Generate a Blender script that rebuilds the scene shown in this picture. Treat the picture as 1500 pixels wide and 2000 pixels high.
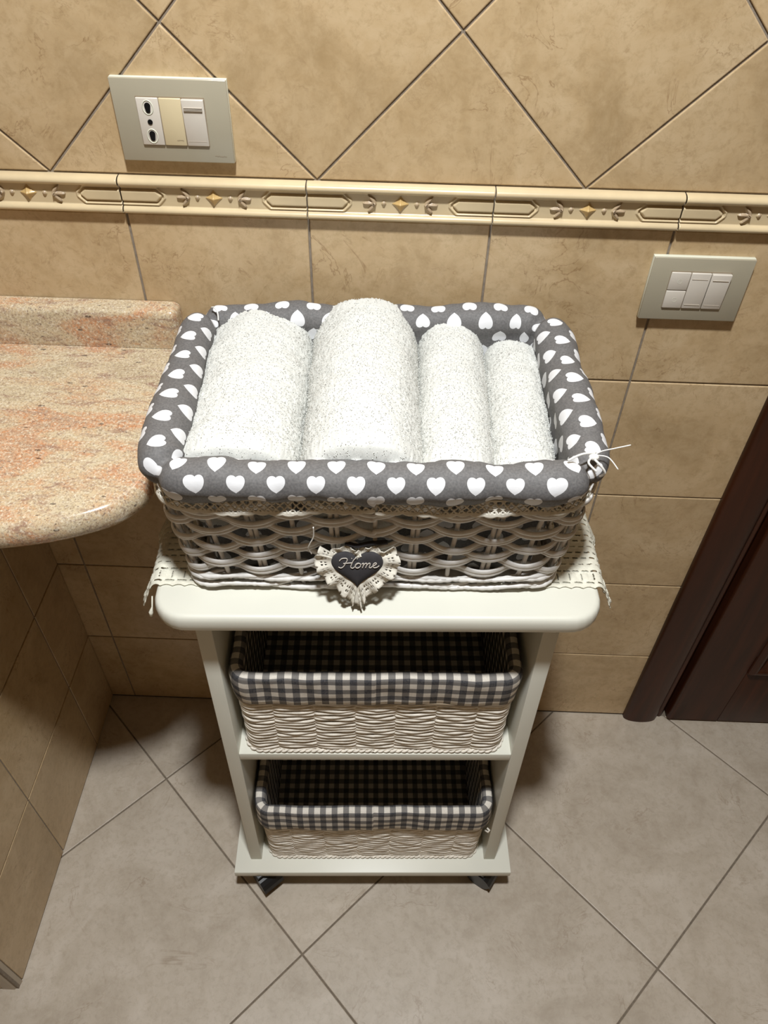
import bpy, bmesh, math, random
import numpy as np
from mathutils import Vector, Matrix, noise

random.seed(7)
rng = np.random.default_rng(7)
scene = bpy.context.scene
for o in list(bpy.data.objects):
    bpy.data.objects.remove(o, do_unlink=True)
COL = scene.collection

# ------------------------------------------------------------------ camera
PITCH, YAW, ROLL = 0.78744, -0.01244, 0.02687
CAM = Vector((0.0195, -0.8281, 1.3861))
FWD = Vector((math.sin(YAW)*math.cos(PITCH), math.cos(YAW)*math.cos(PITCH), -math.sin(PITCH)))
RGT = FWD.cross(Vector((0, 0, 1))).normalized()
UPV = RGT.cross(FWD)
c_, s_ = math.cos(ROLL), math.sin(ROLL)
R2 = RGT*c_ + UPV*s_
U2 = UPV*c_ - RGT*s_
camd = bpy.data.cameras.new('camera')
cam = bpy.data.objects.new('camera', camd)
COL.objects.link(cam)
cam.matrix_world = Matrix(((R2.x, U2.x, -FWD.x, CAM.x), (R2.y, U2.y, -FWD.y, CAM.y),
                           (R2.z, U2.z, -FWD.z, CAM.z), (0, 0, 0, 1)))
camd.sensor_fit = 'HORIZONTAL'
camd.sensor_width = 36
camd.lens = 36*1510.7/1500
camd.clip_start = 0.02
scene.camera = cam

# ------------------------------------------------------------------ world, light, exposure
w = bpy.data.worlds.new('world')
scene.world = w
w.use_nodes = True
w.node_tree.nodes['Background'].inputs[0].default_value = (1, 0.93, 0.82, 1)
w.node_tree.nodes['Background'].inputs[1].default_value = 0.02
LAMP = Vector((0.02, -0.69, 2.42))
ld = bpy.data.lights.new('ceiling_lamp_light', 'AREA')
ld.shape = 'DISK'
ld.size = 0.13
ld.energy = 40.5
ld.color = (0.95, 0.985, 1.0)
lo = bpy.data.objects.new('ceiling_lamp_light', ld)
lo.location = LAMP - Vector((0, 0, 0.012))
COL.objects.link(lo)
SPOT = Vector((-0.05, -0.50, 2.585))      # added out-of-frame light, invented to brighten the upper wall
sd_ = bpy.data.lights.new('added_wall_wash_light', 'SPOT')
sd_.energy = 42
sd_.color = (0.97, 0.985, 1.0)
sd_.spot_size = math.radians(50)
sd_.spot_blend = 0.6
sd_.shadow_soft_size = 0.03
so_ = bpy.data.objects.new('added_wall_wash_light', sd_)
so_.location = SPOT
so_.rotation_euler = (math.radians(39), 0, 0)
COL.objects.link(so_)
scene.view_settings.view_transform = 'Standard'
scene.view_settings.look = 'None'
scene.view_settings.gamma = 1
scene.view_settings.use_curve_mapping = False
scene.view_settings.exposure = 0.0


# ------------------------------------------------------------------ helpers
def lin(r, g, b):
    f = lambda c: (c/255/12.92) if c/255 <= 0.04045 else ((c/255+0.055)/1.055)**2.4
    return (f(r), f(g), f(b), 1)


def tag(o, label=None, cat=None, group=None, kind=None):
    if label: o['label'] = label
    if cat: o['category'] = cat
    if group: o['group'] = group
    if kind: o['kind'] = kind
    return o


def empty(name, loc=(0, 0, 0), rz=0.0, parent=None):
    o = bpy.data.objects.new(name, None)
    o.empty_display_size = 0.05
    o.location = loc
    o.rotation_euler = (0, 0, rz)
    COL.objects.link(o)
    if parent: o.parent = parent
    return o


def mobj(name, me, mat=None, parent=None, loc=None):
    o = bpy.data.objects.new(name, me)
    if mat is not None and not me.materials:
        for m in (mat if isinstance(mat, (list, tuple)) else [mat]):
            me.materials.append(m)
    COL.objects.link(o)
    if parent: o.parent = parent
    if loc is not None: o.location = loc
    return o


def mesh(name, verts, faces, smooth=False):
    me = bpy.data.meshes.new(name)
    me.from_pydata([tuple(v) for v in verts], [], [tuple(f) for f in faces])
    me.update()
    if smooth:
        me.polygons.foreach_set('use_smooth', [True]*len(me.polygons))
    return me


def box_me(name, x0, x1, y0, y1, z0, z1, bev=0.0015, seg=2):
    bm = bmesh.new()
    bmesh.ops.create_cube(bm, size=1)
    for v in bm.verts:
        v.co = Vector(((x0+x1)/2+v.co.x*(x1-x0), (y0+y1)/2+v.co.y*(y1-y0), (z0+z1)/2+v.co.z*(z1-z0)))
    if bev:
        bmesh.ops.bevel(bm, geom=bm.edges[:], offset=bev, segments=seg, profile=0.5, affect='EDGES')
    me = bpy.data.meshes.new(name)
    bm.to_mesh(me); bm.free()
    if bev:
        me.polygons.foreach_set('use_smooth', [True]*len(me.polygons))
        me.shade_smooth() if hasattr(me, 'shade_smooth') else None
        try:
            me.set_sharp_from_angle(angle=math.radians(50))
        except Exception:
            pass
    return me


def clip_poly(poly, x0, x1, y0, y1):
    def cut(p, f, inter):
        out = []
        for i in range(len(p)):
            a, b = p[i-1], p[i]
            fa, fb = f(a), f(b)
            if fb:
                if not fa: out.append(inter(a, b))
                out.append(b)
            elif fa:
                out.append(inter(a, b))
        return out
    for ax, lim, sg in ((0, x0, 1), (0, x1, -1), (1, y0, 1), (1, y1, -1)):
        f = lambda q: (q[ax]-lim)*sg >= -1e-9
        def inter(a, b):
            t = (lim-a[ax])/(b[ax]-a[ax])
            return (a[0]+(b[0]-a[0])*t, a[1]+(b[1]-a[1])*t)
        poly = cut(poly, f, inter)
        if len(poly) < 3: return []
    return poly


def inset(poly, d):
    n = len(poly)
    out = []
    for i in range(n):
        a, b, c = Vector(poly[i-1]), Vector(poly[i]), Vector(poly[(i+1) % n])
        e1 = (b-a).normalized(); e2 = (c-b).normalized()
        n1 = Vector((-e1.y, e1.x)); n2 = Vector((-e2.y, e2.x))
        m = n1+n2
        k = m.dot(n1)
        if abs(k) < 1e-6: out.append(tuple(b+n1*d)); continue
        out.append(tuple(b+m*(d/k)))
    return out


def area(poly):
    return sum(poly[i-1][0]*poly[i][1]-poly[i][0]*poly[i-1][1] for i in range(len(poly)))/2


def clean(poly):
    out = []
    for q in poly:
        if not out or (Vector(q)-Vector(out[-1])).length > 1e-4: out.append(q)
    if len(out) > 1 and (Vector(out[0])-Vector(out[-1])).length < 1e-4: out.pop()
    return out


def tile_me(name, poly, thick, frame, bev=0.0012):
    """poly 2D (ccw); frame maps (a, b, h) -> xyz relative; slightly rounded arris."""
    n = len(poly)
    p1 = inset(poly, bev*0.35); p2 = inset(poly, bev)
    vs = [frame(a, b, 0) for a, b in poly] + [frame(a, b, thick-bev*0.8) for a, b in poly] + \
         [frame(a, b, thick-bev*0.2) for a, b in p1] + [frame(a, b, thick) for a, b in p2]
    fs = []
    for r in range(3):
        for i in range(n):
            j = (i+1) % n
            fs.append((r*n+i, r*n+j, (r+1)*n+j, (r+1)*n+i))
    fs.append(tuple(range(3*n, 4*n)))
    me = mesh(name, vs, fs)
    bm = bmesh.new(); bm.from_mesh(me)
    bmesh.ops.recalc_face_normals(bm, faces=bm.faces)
    bm.to_mesh(me); bm.free()
    return me


def tube(path, rad, n=8, closed=False, flat=None, normals=None, caps=True):
    """path: list of Vector; rad: float or list; flat=(ru, rv) elliptical along frame (normal, binormal)."""
    P = [Vector(q) for q in path]
    m = len(P)
    vs, fs = [], []
    prev = None
    for i in range(m):
        if closed: t = (P[(i+1) % m]-P[i-1])
        else: t = P[min(i+1, m-1)]-P[max(i-1, 0)]
        t.normalize()
        if normals is not None:
            nn = Vector(normals[i])
        else:
            nn = prev if prev is not None else (Vector((0, 0, 1)) if abs(t.z) < 0.9 else Vector((1, 0, 0)))
        nn = (nn - t*nn.dot(t)).normalized()
        prev = nn
        bb = t.cross(nn)
        r = rad[i] if isinstance(rad, (list, tuple)) else rad
        ru, rv = (r, r) if flat is None else (flat[0]*r, flat[1]*r)
        for k in range(n):
            a = 2*math.pi*(k+0.5)/n
            vs.append(P[i]+nn*(math.cos(a)*ru)+bb*(math.sin(a)*rv))
    rr = m if closed else m-1
    for i in range(rr):
        j = (i+1) % m
        for k in range(n):
            l = (k+1) % n
            fs.append((i*n+k, i*n+l, j*n+l, j*n+k))
    if not closed and caps:
        fs.append(tuple(range(n))[::-1]); fs.append(tuple((m-1)*n+k for k in range(n)))
    return vs, fs


def join(parts):
    V, F = [], []
    for v, f in parts:
        o = len(V)
        V += list(v); F += [tuple(i+o for i in q) for q in f]
    return V, F


def rrect(hw, hd, r, n_target, cx=0, cy=0, start=0.0):
    """rounded rectangle sampled by arclength: returns list of (pos2, normal2, s). Starts mid-front, runs +x."""
    pts = []
    N = 4000
    corners = [(hw-r, -hd+r, -math.pi/2), (hw-r, hd-r, 0), (-hw+r, hd-r, math.pi/2), (-hw+r, -hd+r, math.pi)]
    segs = []
    segs.append(('l', (0, -hd), (hw-r, -hd)))
    for k, (a, b, t0) in enumerate(corners):
        segs.append(('a', (a, b), t0))
        if k == 0: segs.append(('l', (hw, -hd+r), (hw, hd-r)))
        if k == 1: segs.append(('l', (hw-r, hd), (-hw+r, hd)))
        if k == 2: segs.append(('l', (-hw, hd-r), (-hw, -hd+r)))
        if k == 3: segs.append(('l', (-hw+r, -hd), (0, -hd)))
    lens = [r*math.pi/2 if s[0] == 'a' else math.dist(s[1], s[2]) for s in segs]
    L = sum(lens)
    out = []
    for i in range(n_target):
        s = (start + L*i/n_target) % L
        t = s
        for sg, ln in zip(segs, lens):
            if t <= ln+1e-12: break
            t -= ln
        if sg[0] == 'l':
            (ax, ay), (bx, by) = sg[1], sg[2]
            k = t/ln if ln else 0
            x, y = ax+(bx-ax)*k, ay+(by-ay)*k
            dx, dy = (bx-ax)/ln, (by-ay)/ln
            nx, ny = dy, -dx
        else:
            ang = sg[2]+t/r
            nx, ny = math.cos(ang), math.sin(ang)
            x, y = sg[1][0]+nx*r, sg[1][1]+ny*r
        out.append((Vector((x+cx, y+cy)), Vector((nx, ny)), s))
    return out, L


# ------------------------------------------------------------------ materials
class NT:
    def __init__(s, name):
        s.m = bpy.data.materials.new(name); s.m.use_nodes = True
        s.t = s.m.node_tree; s.b = s.t.nodes['Principled BSDF']
    def n(s, typ, **kw):
        nd = s.t.nodes.new(typ)
        for k, v in kw.items():
            if k.startswith('i_'):
                key = k[2:]; key = int(key) if key.isdigit() else key
                nd.inputs[key].default_value = v
            else: setattr(nd, k, v)
        return nd
    def l(s, a, b): s.t.links.new(a, b)
    def math(s, op, a, b=None, c=None):
        nd = s.n('ShaderNodeMath', operation=op)
        for i, v in enumerate((a, b, c)):
            if v is None: continue
            if isinstance(v, (int, float)): nd.inputs[i].default_value = v
            else: s.l(v, nd.inputs[i])
        return nd.outputs[0]
    def ramp(s, fac, stops):
        nd = s.n('ShaderNodeValToRGB')
        cr = nd.color_ramp
        while len(cr.elements) < len(stops): cr.elements.new(0.5)
        for e, (p, c) in zip(cr.elements, stops):
            e.position = p
            e.color = c if len(c) == 4 else (*c, 1)
        s.l(fac, nd.inputs[0])
        return nd.outputs[0]
    def mix(s, fac, a, b, bt='MIX'):
        nd = s.n('ShaderNodeMix', data_type='RGBA', blend_type=bt)
        for inp, v in ((nd.inputs['Factor'], fac), (nd.inputs[6], a), (nd.inputs[7], b)):
            if isinstance(v, (int, float, tuple)): inp.default_value = v
            else: s.l(v, inp)
        return nd.outputs[2]
    def noise(s, vec, scale, detail=4, rough=0.5, dist=0.0):
        nd = s.n('ShaderNodeTexNoise')
        nd.inputs['Scale'].default_value = scale; nd.inputs['Detail'].default_value = detail
        nd.inputs['Roughness'].default_value = rough; nd.inputs['Distortion'].default_value = dist
        if vec is not None: s.l(vec, nd.inputs['Vector'])
        return nd.outputs['Fac']
    def bump(s, h, strength=0.3, dist=0.001):
        nd = s.n('ShaderNodeBump')
        nd.inputs['Strength'].default_value = strength; nd.inputs['Distance'].default_value = dist
        s.l(h, nd.inputs['Height']); s.l(nd.outputs[0], s.b.inputs['Normal'])
    def base(s, c):
        if isinstance(c, tuple): s.b.inputs['Base Color'].default_value = c
        else: s.l(c, s.b.inputs['Base Color'])
    def set(s, rough=0.5, spec=0.5, **kw):
        s.b.inputs['Roughness'].default_value = rough
        s.b.inputs['Specular IOR Level'].default_value = spec
        for k, v in kw.items(): s.b.inputs[k].default_value = v


def plain(name, col, rough=0.5, spec=0.5, nscale=60, amt=0.06, bump=0.1, bscale=300):
    t = NT(name)
    co = t.n('ShaderNodeTexCoord').outputs['Object']
    f = t.noise(co, nscale, 4)
    d = tuple(x*(1-amt*2) for x in col[:3])+(1,)
    e = tuple(min(1, x*(1+amt)) for x in col[:3])+(1,)
    t.base(t.ramp(f, [(0.3, d), (0.7, e)]))
    t.set(rough, spec)
    if bump: t.bump(t.noise(co, bscale, 3), bump, 0.0005)
    return t.m


def marble(name, dark, mid, light, vein, rough=0.28, vscale=9, veins=0.55, speck=0.0):
    t = NT(name)
    geo = t.n('ShaderNodeNewGeometry').outputs['Position']
    oi = t.n('ShaderNodeObjectInfo')
    off = t.n('ShaderNodeVectorMath', operation='SCALE'); off.inputs[0].default_value = (37, 53, 71)
    t.l(oi.outputs['Random'], off.inputs['Scale'])
    add = t.n('ShaderNodeVectorMath', operation='ADD'); t.l(geo, add.inputs[0]); t.l(off.outputs[0], add.inputs[1])
    v = add.outputs[0]
    f = t.noise(v, 7, 8, 0.62, 1.2)
    c = t.ramp(f, [(0.30, dark), (0.5, mid), (0.70, light)])
    f2 = t.noise(v, 38, 6, 0.7, 0.6)
    c = t.mix(t.ramp(f2, [(0.35, (0, 0, 0)), (0.75, (0.6, 0.6, 0.6))]), c, light)
    f3 = t.noise(v, 95, 5, 0.75, 0.4)
    c = t.mix(t.ramp(f3, [(0.34, (0.5, 0.5, 0.5)), (0.52, (0, 0, 0))]), c, dark)
    # fine cracks and veins: narrow band of a distorted noise, broken up by another noise
    a = t.noise(v, vscale, 5, 0.6, 2.2)
    band = t.math('ABSOLUTE', t.math('SUBTRACT', a, 0.5))
    line = t.ramp(band, [(0.0, (1, 1, 1)), (0.011, (0, 0, 0))])
    mask = t.ramp(t.noise(v, 13, 4, 0.6), [(0.50, (0, 0, 0)), (0.62, (1, 1, 1))])
    fac = t.math('MULTIPLY', t.math('MULTIPLY', line, mask), veins)
    c = t.mix(fac, c, vein)
    a2 = t.noise(v, vscale*3.1, 5, 0.65, 2.5)
    band2 = t.math('ABSOLUTE', t.math('SUBTRACT', a2, 0.5))
    line2 = t.ramp(band2, [(0.0, (1, 1, 1)), (0.022, (0, 0, 0))])
    mask2 = t.ramp(t.noise(v, 16, 3, 0.5), [(0.54, (0, 0, 0)), (0.7, (1, 1, 1))])
    c = t.mix(t.math('MULTIPLY', t.math('MULTIPLY', line2, mask2), veins*0.55), c, vein)
    r = t.math('MULTIPLY', oi.outputs['Random'], 0.10)
    hv = t.n('ShaderNodeHueSaturation'); t.l(c, hv.inputs['Color']); t.l(t.math('ADD', r, 0.95), hv.inputs['Value'])
    t.base(hv.outputs[0])
    t.set(rough, 0.45)
    t.bump(t.noise(v, 45, 5, 0.6), 0.12, 0.0008)
    return t.m


M = {}
M['wall_tile'] = marble('wall_tile', lin(165, 139, 101), lin(188, 161, 122), lin(204, 180, 144), lin(126, 92, 56))
M['floor_tile'] = marble('floor_tile', lin(160, 146, 128), lin(178, 165, 148), lin(192, 180, 165), lin(128, 104, 80), rough=0.42, vscale=5, veins=0.35)
M['grout'] = plain('grout', lin(142, 130, 116), 0.85, 0.2, 200, 0.1, 0.3, 900)
M['floor_grout'] = plain('floor_grout', lin(120, 108, 94), 0.85, 0.2, 200, 0.1, 0.3, 900)
M['listello'] = plain('listello', lin(204, 184, 148), 0.25, 0.5, 25, 0.05, 0.08, 150)
M['listello_star'] = plain('listello_star', lin(196, 164, 108), 0.3, 0.5, 60, 0.05, 0.0)
M['listello_leaf'] = plain('listello_leaf', lin(174, 152, 124), 0.35, 0.4, 60, 0.08, 0.0)
M['plaster'] = plain('plaster', lin(226, 214, 192), 0.8, 0.2, 5, 0.02, 0.1, 200)
M['shell'] = plain('shell', lin(166, 140, 104), 0.6, 0.3, 5, 0.02, 0.1, 200)
M['white_paint'] = plain('white_paint', lin(216, 214, 201), 0.38, 0.45, 14, 0.012, 0.05, 120)
M['plate_glass'] = plain('plate_glass', lin(166, 158, 138), 0.22, 0.5, 30, 0.01, 0.0)
M['plate_edge'] = plain('plate_edge', lin(214, 214, 196), 0.3, 0.5, 30, 0.01, 0.0)
M['switch_white'] = plain('switch_white', lin(206, 198, 186), 0.35, 0.5, 30, 0.01, 0.0)
M['switch_beige'] = plain('switch_beige', lin(206, 190, 154), 0.35, 0.5, 30, 0.01, 0.0)
M['black_hole'] = plain('black_hole', lin(10, 9, 8), 0.7, 0.2, 30, 0.01, 0.0)
M['mark'] = plain('mark', lin(150, 134, 112), 0.5, 0.3, 30, 0.01, 0.0)
M['wicker'] = plain('wicker', lin(224, 220, 215), 0.5, 0.4, 90, 0.07, 0.35, 350)
M['rope'] = plain('rope', lin(234, 226, 213), 0.75, 0.2, 120, 0.08, 0.6, 700)
M['lace'] = plain('lace', lin(226, 220, 206), 0.85, 0.2, 150, 0.05, 0.7, 1400)
M['crochet'] = plain('crochet', lin(226, 222, 205), 0.85, 0.2, 150, 0.05, 0.8, 1200)
M['groove'] = plain('groove', lin(188, 178, 164), 0.5, 0.3, 30, 0.01, 0.0)
M['black_plastic'] = plain('black_plastic', lin(18, 19, 21), 0.4, 0.5, 30, 0.02, 0.0)
M['steel'] = plain('steel', lin(120, 120, 120), 0.35, 0.5, 30, 0.02, 0.0)
M['steel'].node_tree.nodes['Principled BSDF'].inputs['Metallic'].default_value = 1
M['slate'] = plain('slate', lin(62, 60, 62), 0.85, 0.2, 120, 0.08, 0.4, 1500)
M['thread'] = plain('thread', lin(230, 228, 222), 0.7, 0.2, 120, 0.02, 0.0)
M['stitch'] = plain('stitch', lin(196, 188, 178), 0.7, 0.2, 120, 0.02, 0.0)


def mk_wood():
    t = NT('dark_wood')
    co = t.n('ShaderNodeTexCoord').outputs['Object']
    mp = t.n('ShaderNodeMapping'); t.l(co, mp.inputs[0]); mp.inputs['Scale'].default_value = (30, 30, 2.2)
    f = t.noise(mp.outputs[0], 1.6, 6, 0.6, 0.8)
    t.base(t.ramp(f, [(0.3, lin(44, 22, 11)), (0.6, lin(62, 30, 15)), (0.8, lin(76, 37, 18))]))
    t.set(0.34, 0.3)
    t.bump(f, 0.05, 0.0005)
    return t.m
M['wood'] = mk_wood()


def mk_granite():
    t = NT('granite')
    co = t.n('ShaderNodeTexCoord').outputs['Object']
    mp = t.n('ShaderNodeMapping'); t.l(co, mp.inputs[0]); mp.inputs['Scale'].default_value = (1, 2.6, 2.6)
    mp.inputs['Rotation'].default_value = (0, 0, -0.12)
    v = mp.outputs[0]
    f = t.noise(v, 7, 7, 0.62, 0.7)
    c = t.ramp(f, [(0.36, lin(178, 160, 128)), (0.47, lin(198, 180, 148)), (0.53, lin(194, 166, 130)), (0.61, lin(194, 136, 94)), (0.74, lin(176, 142, 112))])
    cl = t.noise(co, 230, 4, 0.7)
    c = t.mix(t.ramp(cl, [(0.40, (0, 0, 0)), (0.66, (0.7, 0.7, 0.7))]), c, lin(200, 187, 162))
    st = t.noise(v, 26, 6, 0.7, 1.0)
    c = t.mix(t.ramp(st, [(0.53, (0, 0, 0)), (0.66, (0.75, 0.75, 0.75))]), c, lin(138, 102, 88))
    g = t.noise(co, 330, 2, 0.6)
    gm = t.ramp(t.noise(v, 14, 4, 0.6, 0.5), [(0.42, (0.05, 0.05, 0.05)), (0.64, (1, 1, 1))])
    c = t.mix(t.math('MULTIPLY', t.ramp(g, [(0.60, (0, 0, 0)), (0.68, (0.8, 0.8, 0.8))]), gm), c, lin(92, 78, 78))
    vo = t.n('ShaderNodeTexVoronoi'); vo.inputs['Scale'].default_value = 62; t.l(v, vo.inputs['Vector'])
    vc = t.n('ShaderNodeSeparateColor'); t.l(vo.outputs['Color'], vc.inputs[0])
    dot = t.math('MULTIPLY', t.math('LESS_THAN', vo.outputs['Distance'], t.math('MULTIPLY', vc.outputs[1], 0.26)), t.math('GREATER_THAN', vc.outputs[0], 0.80))
    c = t.mix(t.math('MULTIPLY', dot, 0.8), c, lin(52, 44, 42))
    gr = t.noise(co, 520, 3, 0.75)
    c = t.mix(t.ramp(gr, [(0.34, (0.85, 0.85, 0.85)), (0.50, (0, 0, 0))]), c, lin(128, 104, 88))
    c = t.mix(t.ramp(t.noise(co, 360, 3, 0.7), [(0.53, (0, 0, 0)), (0.68, (0.8, 0.8, 0.8))]), c, lin(226, 214, 192))
    t.base(c)
    t.set(0.16, 0.5)
    return t.m
M['granite'] = mk_granite()


def mk_hearts():
    t = NT('heart_print_cloth')
    uv = t.n('ShaderNodeUVMap').outputs[0]
    sp = t.n('ShaderNodeSeparateXYZ'); t.l(uv, sp.inputs[0])
    U, V = sp.outputs[0], sp.outputs[1]
    A, B, S = 0.0370, 0.0370, 0.0074
    def heart(ou, ov):
        x = t.math('MULTIPLY', t.math('SUBTRACT', t.math('FRACT', t.math('ADD', t.math('DIVIDE', U, A), ou)), 0.5), A/S)
        y = t.math('MULTIPLY', t.math('SUBTRACT', t.math('FRACT', t.math('ADD', t.math('DIVIDE', V, B), ov)), 0.5), -B/S)
        x2 = t.math('MULTIPLY', x, x); y = t.math('ADD', y, 0.1)
        q = t.math('SUBTRACT', t.math('ADD', x2, t.math('MULTIPLY', y, y)), 1.0)
        q3 = t.math('MULTIPLY', t.math('MULTIPLY', q, q), q)
        y3 = t.math('MULTIPLY', t.math('MULTIPLY', y, y), y)
        return t.math('LESS_THAN', t.math('SUBTRACT', q3, t.math('MULTIPLY', x2, y3)), 0.0)
    h = t.math('MAXIMUM', heart(0.0, 0.0), heart(0.5, 0.5))
    co = t.n('ShaderNodeTexCoord').outputs['Object']
    g = t.ramp(t.noise(co, 500, 2), [(0.3, lin(94, 92, 92)), (0.7, lin(114, 112, 111))])
    t.base(t.mix(h, g, lin(222, 222, 224)))
    t.set(0.62, 0.3)
    t.bump(t.noise(co, 40, 4, 0.6), 0.25, 0.003)
    return t.m
M['hearts'] = mk_hearts()


def mk_gingham():
    t = NT('gingham_cloth')
    uv = t.n('ShaderNodeUVMap').outputs[0]
    sp = t.n('ShaderNodeSeparateXYZ'); t.l(uv, sp.inputs[0])
    P = 0.0172
    def st(x):
        return t.math('LESS_THAN', t.math('FRACT', t.math('DIVIDE', x, P)), 0.5)
    a, b = st(sp.outputs[0]), st(sp.outputs[1])
    k = t.math('MULTIPLY', t.math('ADD', a, b), 0.5)
    c = t.ramp(k, [(0.0, lin(216, 208, 196)), (0.5, lin(120, 116, 112)), (1.0, lin(62, 62, 66))])
    co = t.n('ShaderNodeTexCoord').outputs['Object']
    f = t.noise(co, 600, 3)
    c = t.mix(t.ramp(f, [(0.4, (0, 0, 0)), (0.9, (0.35, 0.35, 0.35))]), c, lin(150, 145, 140))
    t.base(c); t.set(0.85, 0.2)
    t.bump(t.noise(co, 60, 3), 0.3, 0.002)
    return t.m
M['gingham'] = mk_gingham()


def mk_terry():
    t = NT('terry_cloth')
    co = t.n('ShaderNodeTexCoord').outputs['Object']
    t.base(t.ramp(t.noise(co, 900, 3, 0.7), [(0.3, lin(200, 200, 195)), (0.65, lin(216, 216, 211))]))
    t.set(0.95, 0.1)
    t.bump(t.noise(co, 1000, 3, 0.7), 0.3, 0.001)
    return t.m
M['terry'] = mk_terry()

# ------------------------------------------------------------------ the setting
P = 0.2015
X0, L1, L0, V0 = -0.2843, 1.0504, 1.0091, -0.3563
TT = 0.0017      # tile thickness in front of the grout bed
G = 0.0011      # half joint
D = P*math.sqrt(2)
DX0, DX1, DZ = 0.505, 1.46, 2.12     # door opening
XL, XR, YF, ZC = -2.10, 2.20, -3.00, 2.60
PX = -0.530     # face of the low tiled partition

wall = mobj('wall_back', box_me('wall_back', XL, DX0, TT, TT+0.10, 0, ZC, 0), M['grout'])
tag(wall, kind='structure')
wv = box_me('w2', DX0, XR, TT, TT+0.10, DZ, ZC, 0)
mobj('wall_section', wv, M['grout'], wall)
mobj('wall_section', box_me('w3', DX1, XR, TT, TT+0.10, 0, DZ, 0), M['grout'], wall)
wframe = lambda a, b, h: (a, TT-h, b)


def put_tile(poly, parent, frame, mat, thick=TT, name='tile', g=0.0013, bev=0.0012, cache={}):
    poly = clean(poly)
    if len(poly) < 3 or abs(area(poly)) < 4e-5: return None
    if area(poly) < 0: poly = poly[::-1]
    poly = inset(poly, g)
    cx = sum(q[0] for q in poly)/len(poly); cy = sum(q[1] for q in poly)/len(poly)
    loc = Vector(frame(cx, cy, 0))
    key = (tuple((round(q[0]-cx, 4), round(q[1]-cy, 4)) for q in poly), mat.name, tuple(round(x, 3) for x in (Vector(frame(1, 2, 3))-Vector(frame(0, 0, 0)))))
    me = cache.get(key)
    if me is None:
        fr = lambda a, b, h: Vector(frame(a, b, h))-loc
        me = tile_me(name, poly, thick, fr, bev)
        me.materials.append(mat)
        cache[key] = me
    o = bpy.data.objects.new(name, me)
    o.location = loc; o.parent = parent
    COL.objects.link(o)
    return o


def rect(x0, x1, y0, y1): return [(x0, y0), (x1, y0), (x1, y1), (x0, y1)]

# square tiles below the border
for i in range(-10, 5):
    for k in range(5):
        x0, x1 = X0+P*i, X0+P*(i+1)
        z1 = L0-P*k; z0 = max(0.0, z1-P)
        put_tile(clip_poly(rect(x0, x1, z0, z1), XL, DX0, 0, L0), wall, wframe, M['wall_tile'])
# diamonds above the border
for (rx0, rx1, rz0, rz1) in ((XL, DX0, L1, ZC), (DX0, XR, DZ, ZC)):
    for i in range(-8, 10):
        for k in range(-1, 12):
            for q in (0, 1):
                cx = V0+D*(i+0.5*q); cz = L1+D*(k+0.5+0.5*q)
                pl = [(cx-D/2, cz), (cx, cz-D/2), (cx+D/2, cz), (cx, cz+D/2)]
                put_tile(clip_poly(pl, rx0, rx1, rz0, rz1), wall, wframe, M['wall_tile'])


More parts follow.
